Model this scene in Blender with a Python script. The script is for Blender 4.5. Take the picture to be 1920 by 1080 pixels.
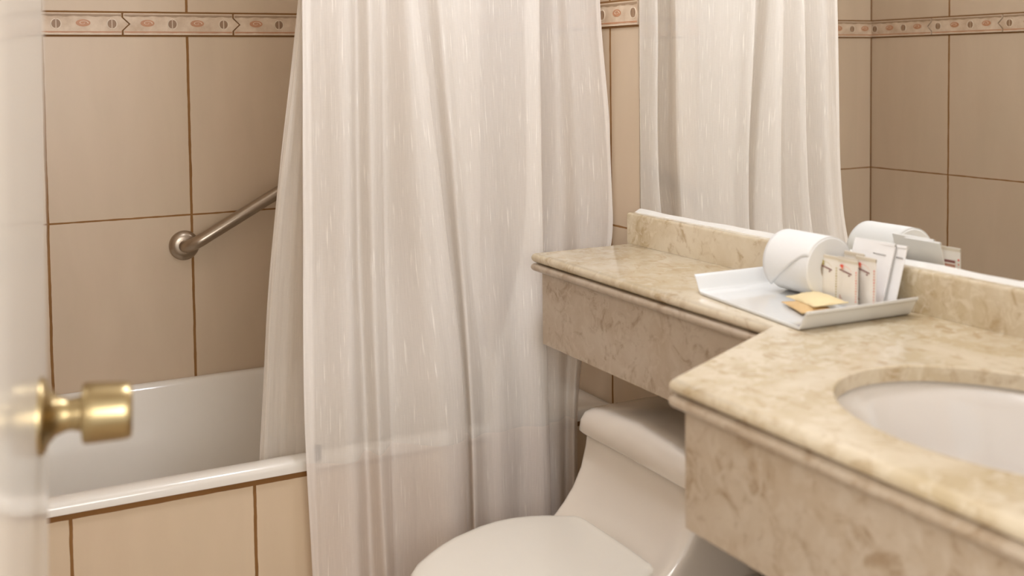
import bpy, bmesh, math, random
from mathutils import Vector, Matrix
random.seed(7)
for o in list(bpy.data.objects): bpy.data.objects.remove(o)
SC = bpy.context.scene
COL = SC.collection

# ------------------------------------------------------------------ camera
cam = bpy.data.cameras.new('camera'); camo = bpy.data.objects.new('camera', cam); COL.objects.link(camo)
CP = Vector((0.15391, -2.83733, 1.26517))
R = Vector((0.88626, -0.46304, -0.01149)); U = Vector((0.03342, 0.03920, 0.99867)); F = Vector((0.46198, 0.88547, -0.05022))
M = Matrix((( R.x, U.x, -F.x, CP.x), (R.y, U.y, -F.y, CP.y), (R.z, U.z, -F.z, CP.z), (0, 0, 0, 1)))
camo.matrix_world = M
cam.sensor_width = 36; cam.lens = 2103.57/1920*36
cam.shift_x = 0; cam.shift_y = -(540-230.83)/1920
cam.clip_start = .02
cam.dof.use_dof = True; cam.dof.focus_distance = 2.55; cam.dof.aperture_fstop = 4.0
SC.camera = camo

# ------------------------------------------------------------------ world, lights, exposure
wd = bpy.data.worlds.new('world'); SC.world = wd; wd.use_nodes = True
wd.node_tree.nodes['Background'].inputs[0].default_value = (1.0, .99, .97, 1)
wd.node_tree.nodes['Background'].inputs[1].default_value = 1.0
def area(name, loc, size, power, col, aim=None):
    l = bpy.data.lights.new(name, 'AREA'); l.shape = 'DISK'; l.size = size; l.energy = power; l.color = col
    o = bpy.data.objects.new(name, l); COL.objects.link(o); o.location = loc
    if aim: o.rotation_euler = (Vector(aim)-Vector(loc)).to_track_quat('-Z', 'Y').to_euler()
    return o
LX, LY = .97, -1.42
pl = bpy.data.lights.new('ceiling_lamp_light', 'POINT'); pl.shadow_soft_size = .12; pl.energy = 20; pl.color = (.945, 1, 1.12)
plo = bpy.data.objects.new('ceiling_lamp_light', pl); COL.objects.link(plo); plo.location = (LX, LY, 2.19)
area('hall_fill_light', (.45, -3.1, 1.3), .70, 13, (1, .96, .92), (.9, -.7, .9))  # unseen front fill added behind the camera to brighten the curtain
SC.view_settings.view_transform = 'Standard'; SC.view_settings.look = 'None'
SC.view_settings.gamma = 1; SC.view_settings.use_curve_mapping = False
SC.view_settings.exposure = 0.0

# ------------------------------------------------------------------ helpers
def s2l(c):
    return tuple((v/255/12.92 if v/255 <= .04045 else ((v/255+.055)/1.055)**2.4) for v in c) + (1,)
def obj(name, me, mat=None, parent=None, smooth=None):
    if isinstance(me, bmesh.types.BMesh):
        bm = me; me = bpy.data.meshes.new(name); bm.normal_update(); bm.to_mesh(me); bm.free()
    o = bpy.data.objects.new(name, me); COL.objects.link(o)
    if mat:
        for m in (mat if isinstance(mat, (list, tuple)) else [mat]): me.materials.append(m)
    if parent: o.parent = parent
    if smooth is not None:
        for p in me.polygons: p.use_smooth = True
        if smooth < 180:
            try: me.set_sharp_from_angle(angle=math.radians(smooth))
            except Exception: pass
    return o
def tag(o, label, cat, group=None):
    o['label'] = label; o['category'] = cat
    if group: o['group'] = group
    return o
def thing(name, label, cat, loc=(0, 0, 0), group=None, rot=(0, 0, 0)):
    o = bpy.data.objects.new(name, None); COL.objects.link(o); o.location = loc; o.rotation_euler = rot
    o.empty_display_size = .05
    return tag(o, label, cat, group)
def struct(o): o['kind'] = 'structure'; return o
def box(bm, a, b, bev=0, seg=2, mi=0):
    r = bmesh.ops.create_cube(bm, size=1)
    vs = r['verts']
    for v in vs:
        v.co = Vector([(a[i]+b[i])/2 + v.co[i]*(b[i]-a[i]) for i in range(3)])
    fs = set(f for v in vs for f in v.link_faces)
    for f in fs: f.material_index = mi
    if bev:
        es = list(set(e for v in vs for e in v.link_edges))
        bmesh.ops.bevel(bm, geom=es, offset=bev, segments=seg, profile=.5, affect='EDGES')
def nb(): return bmesh.new()
def prism(bm, pts, z0, z1, mi=0):
    lo = [bm.verts.new((x, y, z0)) for x, y in pts]; hi = [bm.verts.new((x, y, z1)) for x, y in pts]
    n = len(pts)
    fs = [bm.faces.new(lo[::-1]), bm.faces.new(hi)]
    for i in range(n): fs.append(bm.faces.new((lo[i], lo[(i+1) % n], hi[(i+1) % n], hi[i])))
    for f in fs: f.material_index = mi
    return lo, hi
def rings(bm, R_, close=False, cap0=True, cap1=True):
    L = [[bm.verts.new(p) for p in r] for r in R_]
    n = len(L[0])
    for a, b in zip(L, L[1:]):
        for i in range(n): bm.faces.new((a[i], a[(i+1) % n], b[(i+1) % n], b[i]))
    if cap0: bm.faces.new(L[0][::-1])
    if cap1: bm.faces.new(L[-1])
    return L
def lathe(prof, n=48, cap0=True, cap1=True, axis='z', mat=None):
    bm = nb(); R_ = []
    for r, z in prof:
        ring = []
        for i in range(n):
            a = 2*math.pi*i/n; c, s = r*math.cos(a), r*math.sin(a)
            ring.append((c, s, z) if axis == 'z' else ((z, c, s) if axis == 'x' else (s, z, c)))
        R_.append(ring)
    rings(bm, R_, cap0=cap0, cap1=cap1)
    if mat is not None: bmesh.ops.transform(bm, matrix=mat, verts=bm.verts)
    bmesh.ops.recalc_face_normals(bm, faces=bm.faces)
    return bm
def tube(bm, pts, r, n=16):
    P = [Vector(p) for p in pts]; R_ = []
    up = Vector((0, 0, 1)); prev = None
    for i, p in enumerate(P):
        t = (P[min(i+1, len(P)-1)]-P[max(i-1, 0)]).normalized()
        if prev is None:
            a = t.cross(up) if abs(t.dot(up)) < .95 else t.cross(Vector((1, 0, 0)))
            a.normalize()
        else:
            a = (prev - t*prev.dot(t)).normalized()
        prev = a; b = t.cross(a)
        rr = r[i] if isinstance(r, (list, tuple)) else r
        R_.append([p + a*rr*math.cos(2*math.pi*k/n) + b*rr*math.sin(2*math.pi*k/n) for k in range(n)])
    rings(bm, R_)

# ------------------------------------------------------------------ materials
class NT:
    def __init__(s, name):
        s.m = bpy.data.materials.new(name); s.m.use_nodes = True; s.t = s.m.node_tree; s.N = s.t.nodes
        s.b = s.N['Principled BSDF']; s.out = s.N['Material Output']
    def n(s, ty, **k):
        x = s.N.new(ty)
        for a, v in k.items(): setattr(x, a, v)
        return x
    def l(s, a, b): s.t.links.new(a, b)
    def math(s, op, a, b=None, c=None, clamp=False):
        x = s.N.new('ShaderNodeMath'); x.operation = op; x.use_clamp = clamp
        for i, v in enumerate((a, b, c)):
            if v is None: continue
            if isinstance(v, (int, float)): x.inputs[i].default_value = v
            else: s.l(v, x.inputs[i])
        return x.outputs[0]
    def mix(s, f, a, b):
        x = s.N.new('ShaderNodeMix'); x.data_type = 'RGBA'
        for sock, v in ((x.inputs[0], f), (x.inputs[6], a), (x.inputs[7], b)):
            if isinstance(v, (int, float, tuple)): sock.default_value = v
            else: s.l(v, sock)
        return x.outputs[2]
    def coords(s, scale=None, kind='Object'):
        tc = s.n('ShaderNodeTexCoord').outputs[kind]
        if scale:
            mp = s.n('ShaderNodeMapping'); mp.inputs['Scale'].default_value = scale; s.l(tc, mp.inputs[0]); return mp.outputs[0]
        return tc
    def noise(s, vec, sc, det=4, rough=.5, dist=0):
        x = s.n('ShaderNodeTexNoise'); s.l(vec, x.inputs['Vector']); x.inputs['Scale'].default_value = sc
        x.inputs['Detail'].default_value = det; x.inputs['Roughness'].default_value = rough; x.inputs['Distortion'].default_value = dist
        return x.outputs[0]
    def ramp(s, f, stops):
        x = s.n('ShaderNodeValToRGB'); s.l(f, x.inputs[0]); e = x.color_ramp.elements
        e[0].position, e[0].color = stops[0]; e[1].position, e[1].color = stops[-1]
        for p, c in stops[1:-1]:
            q = e.new(p); q.color = c
        return x.outputs[0]
    def bump(s, h, st, dist=.001):
        x = s.n('ShaderNodeBump'); x.inputs['Strength'].default_value = st; x.inputs['Distance'].default_value = dist
        s.l(h, x.inputs['Height']); s.l(x.outputs[0], s.b.inputs['Normal'])
def plain(name, c, rough=.5, metal=0, coat=0, spec=None, noise_amt=.03, nscale=30, trans=0):
    t = NT(name); t.b.inputs['Roughness'].default_value = rough; t.b.inputs['Metallic'].default_value = metal
    t.b.inputs['Coat Weight'].default_value = coat; t.b.inputs['Coat Roughness'].default_value = .05
    c = s2l(c); d = tuple(v*(1-noise_amt*2) for v in c[:3])+(1,)
    f = t.noise(t.coords(), nscale, 3)
    t.l(t.mix(f, d, c), t.b.inputs['Base Color'])
    if spec is not None: t.b.inputs['Specular IOR Level'].default_value = spec
    return t.m

TW, TH, B, HB = .333, .4436, 1.35, .057
XW = 1.5117
GROUT = s2l((146, 108, 66))
def tile_mat(name, axis, u0, umin=-9, wv=.0064, wh=.0042, zoff=None, base=(216, 198, 172), th=TH):
    t = NT(name); co = t.coords(); sp = t.n('ShaderNodeSeparateXYZ'); t.l(co, sp.inputs[0])
    u = sp.outputs[axis]; z = sp.outputs[2]
    wob = t.math('MULTIPLY', t.math('SUBTRACT', t.noise(co, 14, 3), .5), .0035)
    wid = t.math('MULTIPLY', t.math('SUBTRACT', t.noise(co, 30, 2), .5), .0022)
    uu = t.math('ADD', t.math('ADD', u, wob), -u0)
    def dist(x, per):   # distance to nearest multiple
        return t.math('MULTIPLY', t.math('ABSOLUTE', t.math('SUBTRACT', t.math('FRACT', t.math('ADD', t.math('DIVIDE', x, per), .5)), .5)), per)
    du = dist(uu, TW)
    du = t.math('ADD', du, t.math('MULTIPLY', t.math('LESS_THAN', u, umin), 1.0))
    zz = t.math('ADD', z, t.math('MULTIPLY', wob, .5))
    if zoff is None:
        above = t.math('GREATER_THAN', z, B+HB/2)
        z1 = t.math('SUBTRACT', zz, t.math('ADD', B, t.math('MULTIPLY', above, HB)))
    else: z1 = t.math('SUBTRACT', zz, zoff)
    dz = dist(z1, th)
    mu = t.math('LESS_THAN', du, t.math('ADD', wid, wv/2)); mz = t.math('LESS_THAN', dz, t.math('ADD', wid, wh/2))
    g = t.math('MAXIMUM', mu, mz)
    # tile tone: tile-to-tile shift plus faint vertical cloudy marbling
    st = t.coords((6, 6, 1.6)); n1 = t.noise(st, 1.6, 6, .55, .4); n2 = t.noise(co, 5, 5)
    b = s2l(base); d = s2l(tuple(v-20 for v in base)); e = s2l(tuple(min(255, v+8) for v in base))
    c = t.mix(n1, d, e); pk = s2l((base[0], base[1]-9, base[2]-7))
    c = t.mix(t.math('MULTIPLY', n2, .6), c, pk)
    fl = t.n('ShaderNodeCombineXYZ'); t.l(t.math('FLOOR', t.math('DIVIDE', uu, TW)), fl.inputs[0]); t.l(t.math('FLOOR', t.math('DIVIDE', z1, th)), fl.inputs[2])
    wn = t.n('ShaderNodeTexWhiteNoise'); t.l(fl.outputs[0], wn.inputs[0])
    c = t.mix(t.math('MULTIPLY', wn.outputs[0], .28), c, d)
    gc = t.mix(t.noise(co, 9, 4), s2l((124, 84, 40)), s2l((160, 116, 66)))
    t.l(t.mix(g, c, gc), t.b.inputs['Base Color'])
    t.l(t.math('ADD', t.math('MULTIPLY', g, .5), .32), t.b.inputs['Roughness'])
    t.bump(t.math('SUBTRACT', t.math('MULTIPLY', t.noise(co, 25, 3), .15), g), .35, .0012)
    return t.m
M_back = tile_mat('beige_tile_back', 0, .3976, umin=.2)
M_left = tile_mat('beige_tile_left', 1, -.3294)
M_right = tile_mat('beige_tile_right', 1, -.7086)
M_front = tile_mat('beige_tile_front', 0, .1)
M_apron = tile_mat('beige_tile_apron', 0, .358, zoff=.4690, wh=.0135, wv=.0062, base=(230, 211, 182), th=.45)
M_floor = tile_mat('beige_tile_floor', 0, 0, zoff=-.2, base=(205, 186, 160))

def marble(name, base, dark, light, pits=True, rough=.16):
    t = NT(name); co = t.coords(); t.b.inputs['Roughness'].default_value = rough
    n1 = t.noise(co, 5, 6, .6, 1.2); n2 = t.noise(t.coords((1.6, 1, 1)), 17, 8, .62, 1.6); n3 = t.noise(co, 44, 5, .6, .8)
    c = t.mix(t.ramp(n1, [(.38, (0, 0, 0, 1)), (.66, (1, 1, 1, 1))]), s2l(base), s2l(light))
    c = t.mix(t.ramp(n2, [(.52, (0, 0, 0, 1)), (.68, (.75, .75, .75, 1))]), c, s2l(dark))
    c = t.mix(t.ramp(n3, [(.50, (0, 0, 0, 1)), (.62, (.8, .8, .8, 1))]), c, s2l(light))
    v = t.n('ShaderNodeTexVoronoi'); v.feature = 'F1'; v.inputs['Scale'].default_value = 16
    t.l(t.coords((1, 1, .55)), v.inputs['Vector'])
    wn = t.math('GREATER_THAN', t.noise(co, 6, 2), .60)
    sep = t.n('ShaderNodeSeparateXYZ'); t.l(v.outputs['Color'], sep.inputs[0])
    rad = t.math('MULTIPLY', sep.outputs[0], .13)
    pit = t.math('MULTIPLY', t.math('LESS_THAN', v.outputs['Distance'], rad), wn)
    c = t.mix(t.math('MULTIPLY', pit, .75), c, s2l((132, 96, 58)))
    t.l(c, t.b.inputs['Base Color'])
    t.bump(t.math('SUBTRACT', t.math('MULTIPLY', n3, .2), pit), .2, .001)
    return t.m
M_marble = marble('cream_marble', (200, 182, 149), (174, 147, 108), (222, 209, 185))
M_marble_f = marble('cream_marble_shaded', (184, 165, 142), (150, 124, 94), (198, 183, 164), rough=.3)  # darker copy of the marble, the fascia's shade put into its colour
M_ceramic = plain('white_ceramic', (240, 234, 226), .09, coat=.5, noise_amt=.01)
M_toilet = plain('toilet_ceramic', (229, 219, 206), .10, coat=.5, noise_amt=.01)
M_seat = plain('toilet_seat_plastic', (238, 232, 220), .25, noise_amt=.01)
M_sink = plain('sink_ceramic', (226, 220, 213), .07, coat=.5, noise_amt=.01)
M_tub = plain('tub_enamel', (242, 237, 228), .14, coat=.3, noise_amt=.01)
M_tray = plain('tray_porcelain', (228, 229, 228), .12, coat=.4, noise_amt=.01)
M_paper = plain('tissue_paper', (236, 235, 232), .95, nscale=400, noise_amt=.02)
M_card = plain('cardboard', (190, 165, 130), .9)
M_env = plain('white_envelope', (246, 244, 241), .55, noise_amt=.015, nscale=60)
M_foil = plain('cream_sachet_film', (243, 236, 225), .35, noise_amt=.04, nscale=90)
M_seal = plain('sachet_seal', (222, 210, 188), .4)
M_red = plain('red_print', (238, 96, 70), .5); M_redl = plain('pale_red_print', (236, 160, 132), .5)
M_olive = plain('olive_print', (196, 178, 110), .5); M_maroon = plain('maroon_print', (140, 84, 74), .5)
M_brownp = plain('brown_print_block', (192, 140, 116), .5)
M_greyp = plain('grey_print', (120, 114, 108), .5)
M_soap = plain('yellow_wrapper', (240, 220, 172), .38, noise_amt=.05, nscale=60)
M_soap2 = plain('tan_wrapper', (222, 186, 130), .38, noise_amt=.05, nscale=60)
M_door = plain('white_door_paint', (240, 234, 224), .22, coat=.25, noise_amt=.01, nscale=6)
M_brass = plain('polished_brass', (178, 158, 118), .30, metal=1, noise_amt=.03)
M_steel = plain('brushed_steel', (178, 164, 148), .30, metal=1, noise_amt=.06, nscale=80)
M_dark = plain('dark_gap', (60, 46, 34), .8)
M_black = plain('black_plastic', (20, 19, 18), .35)
M_caulk = plain('white_silicone', (240, 238, 232), .3, noise_amt=.05, nscale=40)
M_ceil = plain('white_ceiling', (238, 232, 222), .9)
M_band = None
def band_material():
    t = NT('listello_ceramic'); co = t.coords(); t.b.inputs['Roughness'].default_value = .4
    c = t.mix(t.ramp(t.noise(co, 26, 6, .6), [(.35, (0, 0, 0, 1)), (.7, (1, 1, 1, 1))]), s2l((226, 206, 182)), s2l((198, 172, 144)))
    t.l(c, t.b.inputs['Base Color']); t.bump(t.noise(co, 60, 4), .25, .001); return t.m
M_band = band_material()
M_bgrout = plain('brown_grout', (146, 106, 62), .9, noise_amt=.1)
M_bline = plain('terracotta_glaze', (206, 150, 112), .4, noise_amt=.12, nscale=40)
M_bedge = plain('pale_glaze', (236, 220, 198), .35)
M_bgrey = plain('taupe_glaze', (178, 150, 120), .45, noise_amt=.15, nscale=60)
M_coin = plain('coin_glaze', (158, 126, 96), .4, noise_amt=.1)
def mirror_material():
    t = NT('mirror_glass'); t.b.inputs['Metallic'].default_value = 1; t.b.inputs['Roughness'].default_value = 0
    t.b.inputs['Base Color'].default_value = (.97, .975, .96, 1); return t.m
M_mirror = mirror_material()

def fabric(name, c, alpha, streak=1.0, tr=.45, gloss_col=(255, 252, 246)):
    t = NT(name); t.N.remove(t.b)
    uv = t.n('ShaderNodeUVMap').outputs[0]
    def st(sx, sy):
        mp = t.n('ShaderNodeMapping'); mp.inputs['Scale'].default_value = (sx, sy, 1); t.l(uv, mp.inputs[0]); return mp.outputs[0]
    slub = t.ramp(t.noise(st(260, 11), 1, 2, .45), [(.63, (0, 0, 0, 1)), (.74, (1, 1, 1, 1))])
    fine = t.noise(st(700, 14), 1, 2, .6); weave = t.noise(st(90, 500), 1, 2, .6)
    at = t.n('ShaderNodeAttribute'); at.attribute_name = 'dens'
    dens = at.outputs['Fac']
    col = t.mix(t.math('MULTIPLY', slub, .65*streak), s2l(c), s2l(gloss_col))
    d = t.n('ShaderNodeBsdfDiffuse'); tl = t.n('ShaderNodeBsdfTranslucent'); t.l(col, d.inputs[0]); t.l(col, tl.inputs[0])
    m1 = t.n('ShaderNodeMixShader'); m1.inputs[0].default_value = tr; t.l(d.outputs[0], m1.inputs[1]); t.l(tl.outputs[0], m1.inputs[2])
    tp = t.n('ShaderNodeBsdfTransparent'); m2 = t.n('ShaderNodeMixShader')
    op = t.math('ADD', alpha, t.math('MULTIPLY', slub, .22*streak))
    op = t.math('ADD', op, t.math('MULTIPLY', t.math('SUBTRACT', fine, .5), .16))
    op = t.math('ADD', op, t.math('MULTIPLY', t.math('SUBTRACT', weave, .5), .06))
    op = t.math('ADD', op, t.math('MULTIPLY', dens, 1-alpha), clamp=True)
    t.l(op, m2.inputs[0]); t.l(tp.outputs[0], m2.inputs[1]); t.l(m1.outputs[0], m2.inputs[2]); t.l(m2.outputs[0], t.out.inputs[0])
    return t.m
M_curtain = fabric('sheer_slub_voile', (253, 248, 242), .665, tr=.22)
M_liner = fabric('plain_liner_cloth', (238, 230, 219), .86, streak=.15, tr=.35)

# ------------------------------------------------------------------ room shell
YF = -2.47; CZ = 2.38
def slab(name, a, b, m):
    bm = nb(); box(bm, a, b); return struct(obj(name, bm, m))
slab('floor', (-.12, -3.7, -.1), (XW+.12, .12, 0), M_floor)
slab('ceiling', (-.12, YF-.12, CZ), (XW+.12, .12, CZ+.1), M_ceil)
slab('wall_back', (-.12, 0, 0), (XW+.12, .12, CZ), M_back)
slab('wall_left', (-.12, YF, 0), (0, 0, CZ), M_left)
slab('wall_right', (XW+.003, YF, 0), (XW+.12, 0, CZ), M_right)
bm = nb(); box(bm, (-.12, YF-.12, 0), (.07, YF, CZ)); box(bm, (.86, YF-.12, 0), (XW+.12, YF, CZ)); box(bm, (.07, YF-.12, 2.06), (.86, YF, CZ))
struct(obj('wall_front', bm, M_front))
# tub apron wall (tiled knee wall under the rim)

# listello band: (u along wall) mapped into world by fn(u, z, out)
def band(name, length, chevs, m_fn, flip=False):
    bm = nb(); z0 = B+.0025; z1 = B+HB-.0025; zm = (z0+z1)/2
    def V(u, z, o): return bm.verts.new(m_fn(u, z, o))
    def poly(pts, o0, o1, mi):
        lo = [V(u, z, o0) for u, z in pts]; hi = [V(u, z, o1) for u, z in pts]; n = len(pts)
        fs = [bm.faces.new(hi)]
        for i in range(n): fs.append(bm.faces.new((lo[i], lo[(i+1) % n], hi[(i+1) % n], hi[i])))
        for f in fs: f.material_index = mi
    poly([(0, B-.0022), (length, B-.0022), (length, B+HB+.0022), (0, B+HB+.0022)], 0, .0012, 1)
    g = .0022; tip = .0165
    ch = [c for c in chevs]
    bounds = [None]+ch+[None]
    def chev(c, off):
        return [(c+off, z0), (c+off, z0+.010), (c+off+tip*.55, zm-.007), (c+off+tip, zm), (c+off+tip*.55, zm+.007), (c+off, z1-.010), (c+off, z1)]
    for a, b in zip(bounds, bounds[1:]):
        lp = [(0, z0), (0, z1)] if a is None else list(chev(a, g))
        rp = [(length, z0), (length, z1)] if b is None else chev(b, -g)
        if a is not None and a > length: continue
        poly(lp[::-1]+rp if a is None else [*lp[::-1]] + rp, .0012, .0055, 0) if False else poly((list(reversed(lp)) + list(rp)), .0012, .0055, 0)
        u0 = 0 if a is None else a+.004; u1 = length if b is None else b-.003
        # wavy lower terracotta line and taupe upper strip, framed by pale edges
        N = max(2, int((u1-u0)/.008)); ph = random.random()*6
        def strip(za, zb, amp, mi, o1):
            lo_ = []; hi_ = []
            for i in range(N+1):
                u = u0+(u1-u0)*i/N; w = amp*(math.sin(u*190+ph)+.6*math.sin(u*77+ph*2))
                lo_.append((u, za+w)); hi_.append((u, zb))
            for i in range(N):
                poly([lo_[i], lo_[i+1], hi_[i+1], hi_[i]], .0055, o1, mi)
        strip(z0+.0052, z0+.0082, .0004, 2, .0060)
        strip(z1-.0082, z1-.0032, .0009, 4, .0060)
        strip(z1-.0016, z1-.0004, 0, 3, .0062)
        strip(z0+.0008, z0+.0022, 0, 3, .0062)
        base = a if a is not None else (ch[0]-.266)
        if a == .243: base = .312
        for du, kind in ((.058, 's'), (.117, 'c'), (.177, 's'), (.242, 'c')):
            u = base+du
            if u < .012 or u > length-.012: continue
            if kind == 'c':
                for sgn in (-1, 1):
                    pts = [(u+sgn*(.0014+.0085*math.sin(t*math.pi/12)), zm+.0100*math.cos(t*math.pi/12)) for t in range(13)]
                    if sgn > 0: pts = pts[::-1]
                    poly(pts, .0055, .0064, 5)
                    ring_o = [(u+sgn*(.0012+.0108*math.sin(t*math.pi/12)), zm+.0124*math.cos(t*math.pi/12)) for t in range(13)]
                    ring_i = [(u+sgn*(.0012+.0090*math.sin(t*math.pi/12)), zm+.0106*math.cos(t*math.pi/12)) for t in range(13)]
                    for k in range(12):
                        q = [ring_o[k], ring_o[k+1], ring_i[k+1], ring_i[k]]
                        poly(q if sgn < 0 else q[::-1], .0055, .0068, 3)
            else:
                s = 1
                poly([(u+.0165*math.cos(k*math.pi/12), zm+.002+.0084*math.sin(k*math.pi/12)) for k in range(24)], .0055, .0060, 2)
                # oval swirl: a tapering spiral ribbon
                pr = None; T = 40
                for k in range(T+1):
                    th = 4.4*math.pi*.75*k/T + math.pi*.95; rr = 1-(k/T)*.86
                    cx_, cz_ = math.cos(th)*rr, math.sin(th)*rr
                    w = .16
                    o_ = (u+.0165*cx_*s, zm+.002+.0084*cz_); i_ = (u+.0165*cx_*s*(1-w), zm+.002+.0084*cz_*(1-w))
                    if pr and k > 12: poly([pr[0], o_, i_, pr[1]], .0060, .0067, 3)
                    pr = (o_, i_)
    bmesh.ops.recalc_face_normals(bm, faces=bm.faces)
    return struct(obj(name, bm, [M_band, M_bgrout, M_bline, M_bedge, M_bgrey, M_coin]))
band('trim_1', XW, [.243, .578, .844, 1.110, 1.376], lambda u, z, o: (u, -o, z))
LL = -YF-.01
lch = [LL-x for x in (.264, .532, .798, 1.064, 1.330, 1.596, 1.862, 2.128, 2.394)][::-1]
band('trim_2', LL, lch, lambda u, z, o: (o, -(LL-u)-.0, z))
band('trim_3', .8245, [.036, .302, .568], lambda u, z, o: (XW+.003-o, -u, z))
# brown caulked corner joint
def bar(name, a, b, m):
    bm = nb(); box(bm, a, b, .001); return struct(obj(name, bm, m))
bar('trim_4', (0, -.0035, .5), (.0035, 0, CZ), M_bgrout)

# ------------------------------------------------------------------ ceiling lamp
cl = thing('ceiling_light', 'round white ceiling light in the middle of the bathroom ceiling', 'light', (LX, LY, CZ))
obj('base', lathe([(.16, -.012), (.17, -.010), (.17, 0)], 40), M_ceramic, cl, 40)
def em():
    t = NT('lit_diffuser'); t.b.inputs['Emission Color'].default_value = (1, .93, .84, 1); t.b.inputs['Emission Strength'].default_value = 3
    t.b.inputs['Base Color'].default_value = (.9, .88, .84, 1); return t.m
obj('diffuser', lathe([(.05, -.040), (.11, -.034), (.145, -.022), (.15, -.012)], 40), em(), cl, 60)

# ------------------------------------------------------------------ bathtub
def rrect(x0, x1, y0, y1, r, z, n=8):
    pts = []
    for cx, cy, a0 in ((x1-r, y1-r, 0), (x0+r, y1-r, 90), (x0+r, y0+r, 180), (x1-r, y0+r, 270)):
        for k in range(n+1):
            a = math.radians(a0+90*k/n); pts.append((cx+r*math.cos(a), cy+r*math.sin(a), z))
    return pts
x0, x1 = .002, XW+.001
def tubring(inx, iny0, iny1, r, z): return rrect(x0+inx, x1-inx, -.725+iny0, -.002-iny1, r, z)
S = [tubring(.012, .012, .012, .004, .4745), tubring(0, 0, 0, .004, .4765), tubring(0, 0, 0, .004, .488), tubring(.003, .004, .002, .006, .4965),
     tubring(.008, .011, .004, .010, .500), tubring(.05, .038, .016, .05, .500), tubring(.056, .046, .020, .055, .497), tubring(.062, .053, .026, .06, .488),
     tubring(.075, .062, .042, .075, .44), tubring(.10, .085, .07, .10, .30), tubring(.13, .11, .095, .12, .18), tubring(.17, .14, .125, .13, .145), tubring(.25, .20, .18, .14, .135)]
bm = nb(); rings(bm, S, cap0=False, cap1=True)
bmesh.ops.recalc_face_normals(bm, faces=bm.faces)
tb = thing('bathtub', 'built-in white enamel bathtub with a rolled rim behind the curtain', 'bathtub', (0, 0, 0))
obj('tub_shell', bm, M_tub, tb, 50)
bm = nb(); box(bm, (.001, -.715, 0), (XW+.002, -.668, .4750)); ap = obj('apron', bm, M_apron, tb); ap['label'] = 'beige tiled apron with brown grout'
bm = lathe([(.028, 0), (.028, .004), (.010, .005)], 24, mat=Matrix.Translation((1.28, -.36, .1355)))
obj('drain', bm, M_steel, tb, 40)

# ------------------------------------------------------------------ grab bar
gb = thing('grab_bar', 'brushed steel grab bar mounted slanting on the tiled wall over the tub', 'grab bar', (.71, 0, .831))
dx, dz = math.cos(math.radians(28.5)), math.sin(math.radians(28.5)); Lb = .50
def P_(s, o): return (dx*s, -o, dz*s)
pts = [P_(0, .004), P_(0, .018)] + [P_(.042*(1-math.cos(a)), .018+.034*math.sin(a)) for a in [math.radians(k*15) for k in range(1, 7)]]
pts += [P_(.1, .052), P_(.25, .052), P_(.4, .052)]
pts += [P_(Lb-.042*(1-math.cos(a)), .018+.034*math.sin(a)) for a in [math.radians(k*15) for k in range(6, 0, -1)]] + [P_(Lb, .018), P_(Lb, .004)]
bm = nb(); tube(bm, pts, .0155, 20); obj('bar', bm, M_steel, gb, 60)
for s in (0, Lb):
    m = Matrix.Translation(P_(s, 0))
    fb = lathe([(.037, 0), (.037, -.004), (.034, -.010), (.024, -.014), (.016, -.015)], 40, axis='y', mat=m)
    obj('flange', fb, M_steel, gb, 50)

# ------------------------------------------------------------------ curtains
def smooth_nodes(nodes, sub):
    out = []; n = len(nodes)
    for i in range(n-1):
        p0 = nodes[max(i-1, 0)]; p1 = nodes[i]; p2 = nodes[i+1]; p3 = nodes[min(i+2, n-1)]
        for k in range(sub):
            t = k/sub
            out.append(tuple(.5*((2*p1[c])+(-p0[c]+p2[c])*t*1.0+(2*p0[c]-5*p1[c]+4*p2[c]-p3[c])*t*t+(-p0[c]+3*p1[c]-3*p2[c]+p3[c])*t**3) for c in range(2)))
    out.append(tuple(nodes[-1])); return out
def pchip(zs, vs, z):
    n = len(zs)
    if z >= zs[0]: return vs[0]+(vs[0]-vs[1])/(zs[0]-zs[1])*(z-zs[0])*.6
    if z <= zs[-1]: return vs[-1]+(vs[-1]-vs[-2])/(zs[-1]-zs[-2])*(z-zs[-1])*.5
    for i in range(n-1):
        if zs[i] >= z >= zs[i+1]:
            h = zs[i]-zs[i+1]; t = (zs[i]-z)/h
            m0 = (vs[i+1]-vs[max(i-1, 0)])/(zs[max(i-1, 0)]-zs[i+1])*h
            m1 = (vs[min(i+2, n-1)]-vs[i])/(zs[i]-zs[min(i+2, n-1)])*h
            return (2*t**3-3*t**2+1)*vs[i]+(t**3-2*t**2+t)*m0+(-2*t**3+3*t**2)*vs[i+1]+(t**3-t**2)*m1
def drape(table, zlv, z_hi, z_lo, nz, sub, xmax=9, dens=None, jig=.0004):
    rows = []; n = len(table)
    for j in range(nz+1):
        z = z_hi+(z_lo-z_hi)*j/nz
        nodes = [(pchip(zlv, [t[i][0] for i in range(4)], z), pchip(zlv, [t[i][1] for i in range(4)], z)) for t in table]
        row = smooth_nodes(nodes, sub)
        rr = []
        for k, (x, y) in enumerate(row):
            y += jig*math.sin(k*1.9+z*9)+jig*.8*math.sin(k*.83-z*17)
            x += jig*.5*math.sin(z*21+k*.21)
            rr.append((min(x, xmax), y, z))
        rows.append(rr)
    return rows
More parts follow.
